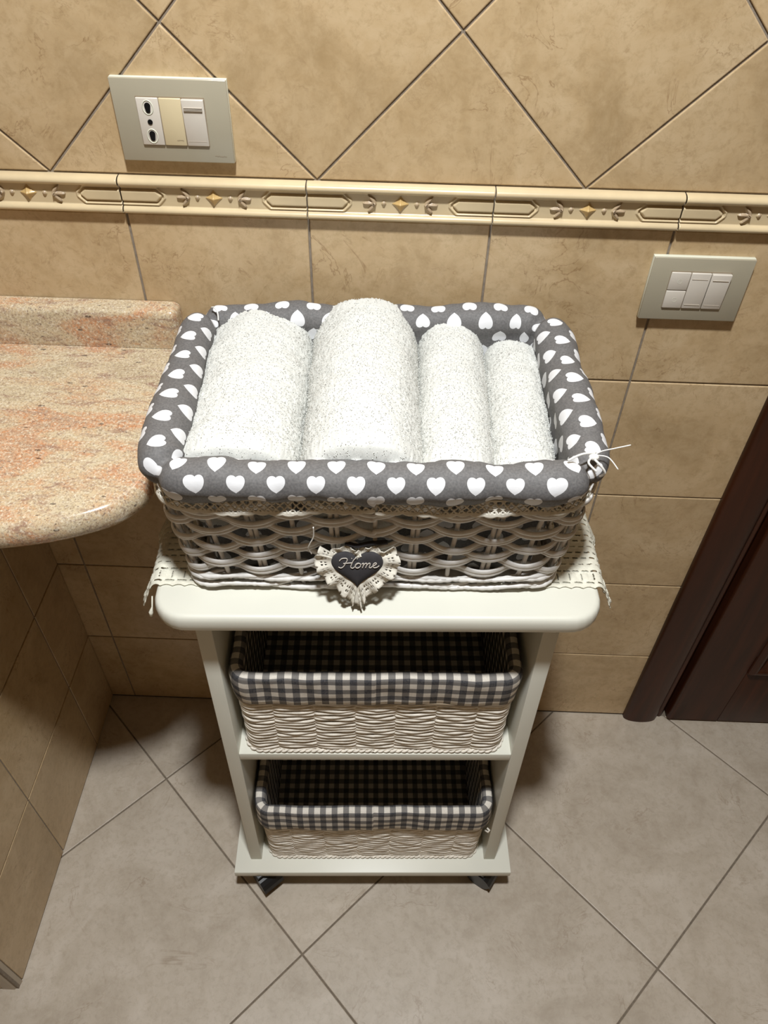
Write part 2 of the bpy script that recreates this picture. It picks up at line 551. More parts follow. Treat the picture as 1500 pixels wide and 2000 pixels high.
# relief border tiles
def border_tile_me():
    nx, nz = 300, 62
    W, H = P-2*0.0006, (L1-L0)-0.0012
    xs = np.linspace(-W/2, W/2, nx); zs = np.linspace(-H/2, H/2, nz)
    X, Z = np.meshgrid(xs, zs)
    h = np.full_like(X, 0.0055)
    # beads along both long edges
    for zc, hh, a in ((H/2-0.0052, 0.0118, 0.0052), (-H/2+0.0046, 0.0105, 0.0046)):
        d = np.abs(Z-zc)/a
        h = np.maximum(h, np.where(d < 1, 0.003+(hh-0.003)*np.sqrt(np.clip(1-d**2, 0, 1)), 0))
    mat = np.zeros(X.shape, int)
    # capsule centred on the joint at each end
    for sx in (-1, 1):
        xr = np.abs(X-sx*P/2)
        hl, hv = 0.049, 0.0112
        def dist(hl, hv, cut):
            a = np.maximum(xr-hl, np.abs(Z)-hv)
            b = (xr+np.abs(Z)-(hl+hv-cut))/math.sqrt(2)
            return np.maximum(a, b)
        d1 = dist(hl, hv, 0.0085)
        ring = np.exp(-((d1+0.0018)/0.0010)**2)
        h = h+ring*0.0018
        h = h-np.exp(-((d1+0.0042)/0.0009)**2)*0.0012
        inner = np.clip((-(d1+0.0050))/0.0022, 0, 1)
        h = h+0.0020*np.sqrt(1-(1-inner)**2)
    # star
    ax, az = np.abs(X)/0.0098, np.abs(Z)/0.0092
    s = np.sqrt(ax)+np.sqrt(az)
    st = np.clip(1-(ax**0.72+az**0.72), 0, 1)
    h = h+np.where(st > 0, 0.0006+0.0062*st, 0)
    mat[st > 0.0] = 1
    # dots
    for sx in (-1, 1):
        r = np.hypot(X-sx*0.0178, Z)/0.0024
        h = h+np.where(r < 1, 0.0024*np.sqrt(np.clip(1-r*r, 0, 1)), 0)
        mat[r < 0.8] = 2
        # three leaves that fan away from the star
        for ang, ln, wd in ((0, 0.0150, 0.0021), (0.80, 0.0128, 0.0021), (-0.80, 0.0128, 0.0021)):
            ux, uz = math.cos(ang), math.sin(ang)
            dx, dz = sx*X-0.0262, Z
            t = (dx*ux+dz*uz)/ln; q = np.abs(-dx*uz+dz*ux)
            w_ = wd*np.sin(np.pi*np.clip(t, 0, 1)**0.8)+1e-6
            m = (t > 0) & (t < 1) & (q < w_)
            h = h+np.where(m, 0.0030*np.sqrt(np.clip(1-(q/w_)**2, 0, 1)), 0)
            mat[m] = 2
    h[0, :] = h[-1, :] = 0.0; h[:, 0] -= 0.0012; h[:, -1] -= 0.0012
    V = [(x, TT-0-y, z) for x, y, z in zip(X.ravel(), h.ravel(), Z.ravel())]
    V = [(x, y, z) for x, y, z in V]
    idx = np.arange(nx*nz).reshape(nz, nx)
    F = np.stack([idx[:-1, :-1], idx[:-1, 1:], idx[1:, 1:], idx[1:, :-1]], -1).reshape(-1, 4)
    me = mesh('border_tile', V, F.tolist(), True)
    mm = mat[:-1, :-1].ravel()
    for m in ('listello', 'listello_star', 'listello_leaf'): me.materials.append(M[m])
    me.polygons.foreach_set('material_index', mm.tolist())
    # closing rim so that the piece is a solid
    return me

bt = border_tile_me()
for i in range(-9, 4):
    cx = X0+P*(i+0.5)
    if cx-P/2 < XL or cx+P/2 > DX0+0.05: continue
    o = mobj('border_tile', bt, None, wall, (cx, 0, (L1+L0)/2))

# floor
FZ = -TT
floor = mobj('floor', box_me('floor', XL, XR, YF, TT+0.1, -0.08, FZ, 0), M['floor_grout'])
tag(floor, kind='structure')
fframe = lambda a, b, h: (a, b, FZ+h)
FD = 0.5705
for i in range(-9, 10):
    for k in range(-12, 6):
        if (i+k) % 2: continue
        # diamond between nodes: nodes at (-.0974+.28525 i, -.458+.2822 k) with i+k even
        cx = -0.0974+FD/2*(i+1); cy = -0.458+FD/2*k
        pl = [(cx-FD/2, cy), (cx, cy-FD/2), (cx+FD/2, cy), (cx, cy+FD/2)]
        put_tile(clip_poly(pl, XL, XR, YF, TT), floor, fframe, M['floor_tile'], g=0.0013)

# ceiling and the other walls of the small bathroom (outside the frame)
tag(mobj('ceiling', box_me('ceiling', XL, XR, YF, TT+0.1, ZC, ZC+0.08, 0), M['plaster']), kind='structure')
tag(mobj('wall_left', box_me('wall_left', XL-0.08, XL, YF, TT+0.1, -0.08, ZC, 0), M['shell']), kind='structure')
tag(mobj('wall_right', box_me('wall_right', XR, XR+0.08, YF, TT+0.1, -0.08, ZC, 0), M['shell']), kind='structure')
tag(mobj('wall_front', box_me('wall_front', XL, XR, YF-0.08, YF, -0.08, ZC, 0), M['shell']), kind='structure')

# low tiled partition under the counter
PY = -0.5235
pw = mobj('wall_low', box_me('wall_low', PX-0.12, PX-TT, PY+TT, 0.0, 0, 0.815, 0), M['grout'])
tag(pw, kind='structure')
sframe = lambda a, b, h: (PX-TT+h, -a, b)
ys = [0.0, 0.1097, 0.1097+P, 0.5105]
for a, b in zip(ys[:-1], ys[1:]):
    for k in range(1, 5):
        z1 = min(0.815, L0-P*k); z0 = max(0.0, L0-P*(k+1))
        put_tile(rect(a, b, z0, z1), pw, sframe, M['wall_tile'])
    z0 = L0-P
    put_tile(rect(a, b, L0-P, 0.815), pw, sframe, M['wall_tile'])
ffr = lambda a, b, h: (a, PY+TT-h, b)
for a, b in ((PX-0.12, PX-0.0265),):
    for k in range(1, 5):
        z1 = min(0.815, L0-P*k); z0 = max(0.0, L0-P*(k+1))
        put_tile(rect(a, b, z0, z1), pw, ffr, M['wall_tile'])
# rounded corner profile
cp = [(PX, -0.5112), (PX-0.0012, -0.5165), (PX-0.0042, -0.5208), (PX-0.0085, PY), (PX-0.0258, PY), (PX-0.0258, PY+0.010), (PX-0.010, PY+0.010), (PX-0.010, -0.5112)]
n = len(cp)
me = mesh('corner_trim', [(x, y, 0.0) for x, y in cp]+[(x, y, 0.815) for x, y in cp],
          [(i, (i+1) % n, n+(i+1) % n, n+i) for i in range(n)]+[tuple(range(n))[::-1], tuple(range(n, 2*n))])
cpm = plain('corner_profile', lin(170, 156, 136), 0.35, 0.5, 30, 0.02, 0.0)
mobj('corner_trim', me, cpm, pw)

# ------------------------------------------------------------------ door
door = empty('door_1', (DX0, 0, 0)); tag(door, kind='structure')


def extrude_profile(name, prof, z0, z1, mat, parent, rel=(DX0, 0, 0)):
    n = len(prof)
    V = [(x-rel[0], y-rel[1], z0) for x, y in prof]+[(x-rel[0], y-rel[1], z1) for x, y in prof]
    F = [(i, (i+1) % n, n+(i+1) % n, n+i) for i in range(n)]+[tuple(range(n))[::-1], tuple(range(n, 2*n))]
    me = mesh(name, V, F, True)
    bm = bmesh.new(); bm.from_mesh(me); bmesh.ops.recalc_face_normals(bm, faces=bm.faces); bm.to_mesh(me); bm.free()
    me.set_sharp_from_angle(angle=math.radians(40))
    return mobj(name, me, mat, parent)

arc = []
for k in range(17):
    a = math.pi*k/16
    arc.append((0.534-0.0325*math.cos(a), -0.0035-0.0125*math.sin(a)**0.8))
extrude_profile('door_casing', [(0.5015, 0.006)]+arc+[(0.5665, 0.03), (0.52, 0.03)], 0.0, 2.16, M['wood'], door)
# rebate bead and jamb
bead = [(0.5665, 0.03), (0.5665, 0.006)]
for k in range(9):
    a = math.pi*k/8
    bead.append((0.5735-0.0065*math.cos(a), 0.004-0.0065*math.sin(a)))
bead += [(0.5805, 0.03)]
extrude_profile('door_jamb', bead, 0.003, 2.12, M['wood'], door)
mobj('door_stop', box_me('door_stop', 0.5805-DX0, 0.60-DX0, 0.028, 0.05, 0.004, 2.1, 0), M['wood'], door)
LX = 0.588
# leaf: rounded-edge stile, rails, raised panel
st = [(LX, 0.028), (LX, -0.004)]
for k in range(7):
    a = math.pi/2*k/6
    st.append((LX+0.006-0.006*math.cos(a), -0.004-0.006*math.sin(a)))
st += [(0.6862, -0.010), (0.6868, -0.0088), (0.6868, 0.028)]
extrude_profile('door_stile', st, 0.006, 2.08, M['wood'], door)
mobj('door_rail', box_me('door_rail', 0.6874-DX0, 1.35-DX0, -0.010, 0.028, 0.006, 0.178, 0.0012), M['wood'], door)
mobj('door_rail', box_me('door_rail', 0.6874-DX0, 1.35-DX0, -0.010, 0.028, 1.0, 1.15, 0.0012), M['wood'], door)
mobj('door_stile', box_me('door_stile', 1.3506-DX0, 1.45-DX0, -0.010, 0.028, 0.006, 2.08, 0.003), M['wood'], door)


def frame_mold(name, x0, x1, z0, z1, prof, parent):
    V, F = [], []
    m = len(prof)
    for (d, y) in prof:
        V += [(x0+d-DX0, y, z0+d), (x1-d-DX0, y, z0+d), (x1-d-DX0, y, z1-d), (x0+d-DX0, y, z1-d)]
    for j in range(m-1):
        for i in range(4):
            k = (i+1) % 4
            F.append((j*4+i, j*4+k, (j+1)*4+k, (j+1)*4+i))
    me = mesh(name, V, F)
    return mobj(name, me, M['wood'], parent)

mp_ = [(0, -0.010)]
for k in range(9):
    a = math.pi*k/8
    mp_.append((0.009-0.009*math.cos(a), -0.010-0.009*math.sin(a)))
mp_ += [(0.020, -0.004), (0.024, 0.002), (0.030, 0.004), (0.060, -0.006)]
for zz in ((0.178, 1.0), (1.15, 2.0)):
    frame_mold('panel_molding', 0.6868, 1.3506, zz[0], zz[1], mp_, door)
    mobj('door_panel', box_me('door_panel', 0.7468-DX0, 1.2906-DX0, -0.0062, 0.02, zz[0]+0.06, zz[1]-0.06, 0.001), M['wood'], door)
mobj('door_rail', box_me('door_rail', 0.6874-DX0, 1.35-DX0, -0.010, 0.028, 2.0, 2.08, 0.0012), M['wood'], door)

# ------------------------------------------------------------------ counter
ct = empty('countertop', (-0.60, -0.20, 0.82))
tag(ct, 'speckled beige and orange granite countertop with polished rounded front edge beside the basket', 'countertop')
ZT, ZB = 0.850, 0.818
outline = [(-1.29, -0.003), (-0.262, -0.003)]
# right side and front curve, measured at the widest line of the bullnose
fr = [(-0.236, -0.03), (-0.228, -0.10), (-0.2235, -0.18), (-0.2235, -0.235), (-0.2278, -0.2665), (-0.2386, -0.2864), (-0.2551, -0.303),
      (-0.2838, -0.3184), (-0.3156, -0.3300), (-0.3533, -0.3387), (-0.42, -0.351), (-0.50, -0.372), (-0.58, -0.41), (-0.66, -0.465),
      (-0.76, -0.525), (-0.90, -0.56), (-1.10, -0.565), (-1.29, -0.565)]


def catmull(pts, n=6):
    out = []
    for i in range(len(pts)-1):
        p0 = Vector(pts[max(i-1, 0)]); p1 = Vector(pts[i]); p2 = Vector(pts[i+1]); p3 = Vector(pts[min(i+2, len(pts)-1)])
        for k in range(n):
            t = k/n
            out.append(0.5*((2*p1)+(-p0+p2)*t+(2*p0-5*p1+4*p2-p3)*t*t+(-p0+3*p1-3*p2+p3)*t**3))
    out.append(Vector(pts[-1]))
    return out

front = catmull([(-0.262, -0.003)]+fr)
poly = [Vector((-1.29, -0.003))]+front
# inward normals for the bullnose
N = len(poly)
prof = []
for k in range(9):
    a = math.pi*k/8
    prof.append((0.016*(1-math.sin(a))**1.0 if False else 0.012*(1-math.sin(a)), (ZT+ZB)/2+0.016*math.cos(a)))
rows = []
for ins, z in prof:
    r = []
    for i, q in enumerate(poly):
        if i == 0: r.append((q.x, q.y, z)); continue
        a = poly[i-1]; b = poly[min(i+1, N-1)]
        t = (b-a).normalized()
        nrm = Vector((-t.y, t.x))   # inward for clockwise run
        # run is back-left -> right -> front: interior lies to the right-hand side
        nrm = Vector((t.y, -t.x))
        q2 = q+nrm*ins
        if i == 1: q2 = Vector((q.x, q.y))
        r.append((q2.x, min(q2.y, -0.003), z))
    rows.append(r)
V = [v for r in rows for v in r]
F = []
for j in range(len(rows)-1):
    for i in range(N):
        k = (i+1) % N
        F.append((j*N+i, j*N+k, (j+1)*N+k, (j+1)*N+i))
F.append(tuple(range(N))); F.append(tuple((len(rows)-1)*N+i for i in range(N))[::-1])
V = [(x+0.60, y+0.20, z-0.82) for x, y, z in V]
me = mesh('slab', V, F, True)
bm = bmesh.new(); bm.from_mesh(me); bmesh.ops.recalc_face_normals(bm, faces=bm.faces); bm.to_mesh(me); bm.free()
me.set_sharp_from_angle(angle=math.radians(35))
mobj('slab', me, M['granite'], ct)
# upstand with rounded top front edge and end
bm = bmesh.new()
bmesh.ops.create_cube(bm, size=1)
ux0, ux1, uy0, uy1, uz0, uz1 = -1.29, -0.243, -0.026, -0.001, ZT+0.0005, 0.901
for v in bm.verts:
    v.co = Vector(((ux0+ux1)/2+v.co.x*(ux1-ux0), (uy0+uy1)/2+v.co.y*(uy1-uy0), (uz0+uz1)/2+v.co.z*(uz1-uz0)))
ed = [e for e in bm.edges if all(v.co.z > 0.88 for v in e.verts) and all(v.co.y < -0.01 for v in e.verts)]
ed += [e for e in bm.edges if all(v.co.x > -0.3 for v in e.verts) and (all(v.co.y < -0.01 for v in e.verts) or all(v.co.z > 0.88 for v in e.verts))]
bmesh.ops.bevel(bm, geom=list(set(ed)), offset=0.009, segments=5, profile=0.5, affect='EDGES')
me = bpy.data.meshes.new('upstand')
for v in bm.verts: v.co -= Vector((-0.60, -0.20, 0.82))
bm.to_mesh(me); bm.free()
me.polygons.foreach_set('use_smooth', [True]*len(me.polygons))
me.set_sharp_from_angle(angle=math.radians(45))
mobj('upstand', me, M['granite'], ct)


# ------------------------------------------------------------------ wall plates
def hole_me(r=0.0022, n=16, sx=1, pts=None):
    V = [(x, 0, z) for x, z in pts]
    V2 = [(x, -0.0006, z) for x, z in pts]
    n = len(pts)
    return mesh('hole', V+V2, [tuple(range(n, 2*n))[::-1]]+[(i, (i+1) % n, n+(i+1) % n, n+i) for i in range(n)])


def circ(cx, cz, r, n=18, a0=0, a1=2*math.pi):
    return [(cx+r*math.cos(a0+(a1-a0)*k/n), cz+r*math.sin(a0+(a1-a0)*k/n)) for k in range(n)]


def plate_base(name, cx, cz, w_, h_, label, cat):
    e = empty(name, (cx, 0, cz)); tag(e, label, cat)
    T = 0.0085
    mobj('plate_rim', box_me('plate_rim', -w_/2, w_/2, -T+0.003, 0, -h_/2, h_/2, 0.0004), M['plate_edge'], e)
    pf = mobj('cover_plate', box_me('cover_plate', -w_/2, w_/2, -T, -T+0.0029, -h_/2, h_/2, 0.0008), M['plate_glass'], e)
    # dark gap in which the modules sit
    mobj('inner_frame', box_me('inner_frame', -0.0342, 0.0342, -T-0.0002, -T+0.001, -0.0232, 0.0232, 0), M['mark'], e)
    return e, T

plateL, T = plate_base('power_outlet', -0.2130, 1.1078, 0.1150, 0.0785,
                       'greige glass wall plate with white three-hole socket, beige blank and white switch, upper left', 'outlet')
def module(name, x0, x1, z0, z1, T, parent, mat, out=0.0022, tilt=0.0):
    me = box_me(name, x0, x1, -T-out, -T, z0, z1, 0.0009)
    if tilt:
        for v in me.vertices:
            if v.co.y < -T-0.0004: v.co.y -= tilt*(v.co.z-z0)/(z1-z0)
    return mobj(name, me, mat, parent)
sock = module('socket', -0.0338, -0.0116, -0.0224, 0.0224, T, plateL, M['switch_white'])
ys_ = -T-0.0022
# capsule rim round the holes
cap = circ(-0.0227, 0.0118, 0.0062, 16, 0, math.pi)+circ(-0.0227, -0.0118, 0.0062, 16, math.pi, 2*math.pi)
for (nm, zc) in (('socket_ring', 0.0135), ('socket_ring', -0.0135)):
    v, f = tube([Vector((-0.0227+0.0052*math.cos(a)*1.0, ys_, zc+0.0066*math.sin(a))) for a in np.linspace(0, 2*math.pi, 28, endpoint=False)], 0.0006, 6, True)
    mobj(nm, mesh(nm, v, f, True), M['plate_edge'], sock)
def keyhole(zc, flip):
    big = circ(-0.0227, zc+0.0018*flip, 0.0030, 14); small = circ(-0.0227, zc-0.0026*flip, 0.0024, 14)
    # convex-ish union outline
    pts = []
    for k in range(20):
        a = math.pi*k/19 if flip > 0 else math.pi+math.pi*k/19
        pts.append((-0.0227+0.0030*math.cos(a), zc+0.0018*flip+0.0030*math.sin(a)))
    for k in range(20):
        a = math.pi+math.pi*k/19 if flip > 0 else math.pi*k/19
        pts.append((-0.0227+0.0023*math.cos(a), zc-0.0026*flip+0.0023*math.sin(a)))
    return pts
for pts in (keyhole(0.0133, 1), keyhole(-0.0133, 1), circ(-0.0227, 0, 0.0025)):
    o = mobj('socket_hole', hole_me(pts=pts), M['black_hole'], sock, (0, ys_-0.0001, 0))
bl = module('blank_module', -0.0111, 0.0111, -0.0224, 0.0224, T, plateL, M['switch_beige'])
sw = module('switch', 0.0116, 0.0338, -0.0224, 0.0224, T, plateL, M['switch_white'], 0.0022, 0.0028)
for zc in (0.0150, 0.0138, 0.0126):
    mobj('switch_groove', box_me('switch_groove', 0.0135, 0.0320, -T-0.0056, -T-0.0020, zc-0.00025, zc+0.00025, 0), M['groove'], sw)
mobj('switch_groove', box_me('switch_groove', 0.0135, 0.0320, -T-0.0027, -T-0.0020, -0.0177, -0.0173, 0), M['groove'], sw)


def scribble(x0, x1, z, y, parent, seed, r=0.00016, h=0.0007):
    rd = random.Random(seed)
    pts = []
    n = 26
    for k in range(n):
        pts.append(Vector((x0+(x1-x0)*k/(n-1), y, z+rd.uniform(-h, h))))
    v, f = tube(pts, r, 4)
    mobj('faint_lettering', mesh('faint_lettering', v, f), M['mark'], parent)
scribble(0.0015, 0.0085, -0.0170, ys_-0.0001, bl, 3)
scribble(0.038, 0.050, -0.0325, -T-0.0001, plateL, 5, 0.0002, 0.0008)
plateR, T = plate_base('light_switch', 0.3612, 0.9422, 0.1135, 0.0775,
                       'greige glass wall plate with three white rocker switches, right of the basket', 'switch')
r1 = module('rocker', -0.0338, -0.0116, 0.0004, 0.0224, T, plateR, M['switch_white'], 0.0022)
r2 = module('rocker', -0.0338, -0.0116, -0.0224, -0.0003, T, plateR, M['switch_white'], 0.0022)
r3 = module('rocker', -0.0111, 0.0111, -0.0224, 0.0224, T, plateR, M['switch_white'], 0.0022, 0.0010)
r4 = module('rocker', 0.0116, 0.0338, -0.0224, 0.0224, T, plateR, M['switch_white'], 0.0022, 0.0030)
for rr, xa in ((r3, -0.0095), (r4, 0.0135)):
    for zc in (0.0150, -0.0172):
        mobj('switch_groove', box_me('switch_groove', xa, xa+0.018, -T-(0.0053 if (xa > 0 and zc > 0) else 0.0034 if zc > 0 else 0.0028), -T-0.0020, zc-0.0002, zc+0.0002, 0), M['groove'], rr)
for rr, zc in ((r1, 0.0115), (r2, -0.0115)):
    v, f = tube([Vector((-0.0222+0.0026*math.cos(a), -T-0.0022, zc+0.0026*math.sin(a))) for a in np.linspace(0, 2*math.pi, 20, endpoint=False)], 0.0002, 4, True)
    mobj('button_ring', mesh('button_ring', v, f), M['plate_edge'], rr)

# ------------------------------------------------------------------ cart
CYAW = math.radians(2.22)
CO = Vector((0.0108, -0.3328, 0))
cart = empty('storage_trolley', CO, CYAW)
tag(cart, 'white painted wooden trolley with two shelves on black castors, holding the baskets', 'trolley')
# top: rounded slab with bullnose
TZ0, TZ1 = 0.7135, 0.7385
tcx, tcy, thw, thd = 0.0, 0.1455, 0.2395, 0.1545


def bull_slab(name, hw, hd, cx, cy, z0, z1, r, mat, parent):
    pr = []
    hz = (z1-z0)/2; zc = (z0+z1)/2
    for k in range(9):
        a = math.pi*k/8
        sx = abs(math.sin(a))**0.75
        pr.append((-(1-sx)*0.0075, zc+hz*math.copysign(abs(math.cos(a))**0.85, math.cos(a))))
    V, F = [], []
    n = 160
    for off, z in pr:
        pts, _ = rrect(hw, hd, r, n, cx, cy)
        for p_, nn, s in pts:
            q = p_+nn*off
            V.append((q.x, q.y, z))
    for j in range(len(pr)-1):
        for i in range(n):
            k = (i+1) % n
            F.append((j*n+i, (j+1)*n+i, (j+1)*n+k, j*n+k))
    F.append(tuple(range(n))); F.append(tuple((len(pr)-1)*n+i for i in range(n))[::-1])
    me = mesh(name, V, F, True)
    me.set_sharp_from_angle(angle=math.radians(40))
    return mobj(name, me, mat, parent)
bull_slab('trolley_top', thw, thd, tcx, tcy, TZ0, TZ1, 0.036, M['white_paint'], cart)
for sx in (-1, 1):
    x0, x1 = sx*0.1832, sx*0.2015
    me = box_me('side_panel', min(x0, x1), max(x0, x1), 0, 0.272, 0.075, TZ0, 0.0012)
    for v in me.vertices:
        if v.co.y < 0.1: v.co.y += 0.0145*(v.co.z-0.075)/(TZ0-0.075)
    mobj('side_panel', me, M['white_paint'], cart)
mobj('shelf', box_me('shelf', -0.1832, 0.1832, 0.0075, 0.272, 0.403, 0.419, 0.0008), M['white_paint'], cart)
mobj('base_board', box_me('base_board', -0.2262, 0.2262, -0.0215, 0.292, 0.060, 0.075, 0.001), M['white_paint'], cart)
for (x, y, a) in ((-0.186, 0.0, 0.7), (0.178, 0.004, 0.95), (-0.186, 0.26, 0.3), (0.186, 0.26, 1.9)):
    cs = mobj('castor', box_me('castor', -0.019, 0.019, -0.019, 0.019, 0.055, 0.060, 0.001), M['black_plastic'], cart, (x, y, 0))
    cs.rotation_euler = (0, 0, a)
    bm = bmesh.new()
    for sx in (-1, 1):
        g = bmesh.ops.create_cone(bm, cap_ends=True, segments=28, radius1=0.0215, radius2=0.0215, depth=0.013)
        bmesh.ops.transform(bm, matrix=Matrix.Translation((sx*0.0095, -0.010, 0.0216)) @ Matrix.Rotation(math.pi/2, 4, 'Y'), verts=g['verts'])
    me = bpy.data.meshes.new('castor_wheel'); bm.to_mesh(me); bm.free()
    mobj('castor_wheel', me, M['black_plastic'], cs)
    # hood over the wheels
    V, F = [], []
    for j in range(11):
        a_ = math.pi*(-0.05+1.0*j/10)
        for sx in (-0.0185, 0.0185):
            for rr in (0.0232, 0.0252):
                V.append((sx, -0.010+rr*math.cos(a_), 0.0216+rr*math.sin(a_)))
    for j in range(10):
        b0 = j*4; b1 = b0+4
        F += [(b0, b0+1, b1+1, b1), (b0+2, b1+2, b1+3, b0+3), (b0+1, b0+3, b1+3, b1+1), (b0, b1, b1+2, b0+2)]
    mobj('castor_hood', mesh('castor_hood', V, F), M['black_plastic'], cs)
    v, f = tube([Vector((0, 0, 0.044)), Vector((0, 0, 0.056))], 0.006, 12)
    mobj('castor_stem', mesh('castor_stem', v, f, True), M['steel'], cs)

# ------------------------------------------------------------------ crochet runner
run = empty('crochet_runner', CO+Vector((0, 0, TZ1)), CYAW)
tag(run, 'cream crochet lace runner under the wicker basket, hanging over both trolley ends', 'runner')


def runner_mesh():
    step = 0.0012
    drop = 0.042
    W2 = 0.2395+drop
    us = np.arange(-W2, W2+1e-6, step); vs = np.arange(0.034, 0.283, step)
    nu, nv = len(us), len(vs)
    U, V = np.meshgrid(us, vs)
    d = V-0.034
    # front scallops
    Yv = V+0.0022*np.abs(np.sin(U*math.pi/0.013))*np.exp(-d/0.006)
    r = 0.011
    e = np.abs(U)-(0.2395-r*0.4)
    X = U.copy(); Z = np.full_like(U, 0.0012)
    over = e > 0
    ang = np.clip(e/r, 0, 1.25)
    sg = np.sign(U)
    Xo = (0.2395-r*0.4)+(r+0.001)*np.sin(ang)
    Zo = -r+(r+0.001)*np.cos(ang)
    rest = np.clip(e-r*1.25, 0, None)
    wave = 0.0045*np.sin(V*55)+0.003*np.sin(V*140+1)
    Xo = Xo+rest*(0.30+wave*25)+0.0
    Zo = Zo-rest*0.93
    X = np.where(over, sg*Xo, X); Z = np.where(over, Zo+0.0012, Z)
    # crochet pattern: rows run along x. band of windows near the front, filet mesh behind
    hole = np.zeros(U.shape, bool); rel = np.zeros(U.shape)
    cu = (U/0.0135) % 1.0
    band = (d > 0.010) & (d < 0.020)
    hole |= band & (cu > 0.36) & (cu < 0.44)
    rel += np.where(band, 0.0014*np.where(cu < 0.4, 0, 1)*np.sin(np.pi*np.clip((cu-0.45)/0.55, 0, 1)), 0)
    b2 = (d > 0.0225) & (d < 0.0245)
    hole |= b2 & (((U/0.010) % 1.0) > 0.25)
    b1 = (d > 0.0055) & (d < 0.0075)
    hole |= b1 & (((U/0.013) % 1.0) > 0.30)
    body = d > 0.027
    pr = ((d-0.027)/0.0088) % 1.0; pc = ((U/0.0095)+0.5*(np.floor((d-0.027)/0.0088) % 2)) % 1.0
    hole |= body & (pr > 0.62) & (pr < 0.88) & (pc > 0.20) & (pc < 0.85)
    rel += np.where(body, 0.0009*np.sin(np.pi*np.clip(pr/0.62, 0, 1)), 0)
    rel += 0.0005*np.sin(U*2*math.pi/0.0034)*np.sin(d*2*math.pi/0.0040)
    rel += rng.normal(0, 0.00012, U.shape)
    Z = np.where(over, Z, Z+rel); X = np.where(over, X+sg*rel, X)
    # edge drop hem scallop
    hem = np.clip((np.abs(U)-(W2-0.010))/0.010, 0, 1)
    X = X+sg*0*hem
    Vt = np.stack([X, Yv, Z], -1).reshape(-1, 3)
    idx = np.arange(nu*nv).reshape(nv, nu)
    keep = ~hole[:-1, :-1]
    sc = (np.abs(U[:-1, :-1]) > W2-0.004) & (np.sin(V[:-1, :-1]*2*math.pi/0.012) > 0.1)
    keep &= ~sc
    # nothing can be seen under the basket: keep the cloth plain there (pattern only outside)
    F = np.stack([idx[:-1, :-1], idx[:-1, 1:], idx[1:, 1:], idx[1:, :-1]], -1)[keep]
    me = mesh('crochet_runner', Vt.tolist(), F.reshape(-1, 4).tolist(), True)
    return me
rm = mobj('crochet_cloth', runner_mesh(), M['crochet'], run)
sm = rm.modifiers.new('thick', 'SOLIDIFY'); sm.thickness = 0.0009; sm.offset = 1
# small tassel knot hanging at the front left corner
v, f = tube([Vector((-0.2470, 0.037, -0.020)), Vector((-0.2475, 0.030, -0.030)), Vector((-0.2490, 0.0265, -0.035)), Vector((-0.2495, 0.025, -0.040))], [0.0008, 0.0008, 0.0026, 0.0015], 8)
mobj('corner_knot', mesh('corner_knot', v, f, True), M['crochet'], run)

# ------------------------------------------------------------------ wicker basket
BZ = TZ1+0.0022
BC = Vector((-0.0050, 0.155, 0))         # centre in trolley coordinates
bas = empty('wicker_basket', Vector((CO.x, CO.y, BZ))+Matrix.Rotation(CYAW, 3, 'Z')@BC, CYAW)
tag(bas, 'large white wicker basket lined with grey heart-print cloth, on top of the trolley', 'basket')
BHW, BHD, RHW, RHD = 0.191, 0.119, 0.206, 0.137   # wall centreline at bottom and under the rim
BH = 0.178


def wall_at(z):
    k = z/BH
    return BHW+(RHW-BHW)*k, BHD+(RHD-BHD)*k

NS = 32
# stakes
for i in range(NS):
    rd = random.Random(i)
    pts = []
    for k in range(9):
        z = 0.004+(BH-0.022)*k/8
        hw, hd = wall_at(z)
        pp, L = rrect(hw, hd, 0.022, NS)
        p_, nn, s = pp[i]
        pts.append((Vector((p_.x, p_.y, z)), nn))
    parts = []
    for dd in ((-0.0026, 0.0026) if i % 2 else (0.0,)):
        path = [q+Vector((-nn.y, nn.x, 0))*(dd+rd.uniform(-0.0006, 0.0006)) for q, nn in pts]
        parts.append(tube(path, 0.0024, 8))
    v, f = join(parts)
    mobj('stake', mesh('stake', v, f, True), M['wicker'], bas)
# woven rows
NR = 9
for k in range(NR):
    rd = random.Random(100+k)
    zc = 0.0330+k*0.0132
    parts = []
    ph = [rd.uniform(0, 6.28) for _ in range(6)]
    for sub in range(2):
        n = 640
        zz = zc+(0.0023 if sub else -0.0023)
        hw, hd = wall_at(zz)
        pp, L = rrect(hw, hd, 0.022, n)
        path, nrm = [], []
        for (p_, nn, s) in pp:
            u = s/L*NS
            a = math.cos(math.pi*u)*(1 if k % 2 else -1)
            o = 0.0052*math.copysign(abs(a)**0.8, a)
            wob = 0.0012*math.sin(u*1.7+ph[0]+sub*0.5)+0.0012*math.sin(u*0.63+ph[1])+0.0005*math.sin(u*3.1+ph[2+sub])
            z = zz - 0.0016*a + wob*1.3
            path.append(Vector((p_.x+nn.x*o, p_.y+nn.y*o, z)))
            nrm.append(Vector((nn.x, nn.y, 0.15)))
        parts.append(tube(path, 1.0, 8, True, flat=(0.0012, 0.0029), normals=nrm))
    v, f = join(parts)
    mobj('weaver', mesh('weaver', v, f, True), M['wicker'], bas)
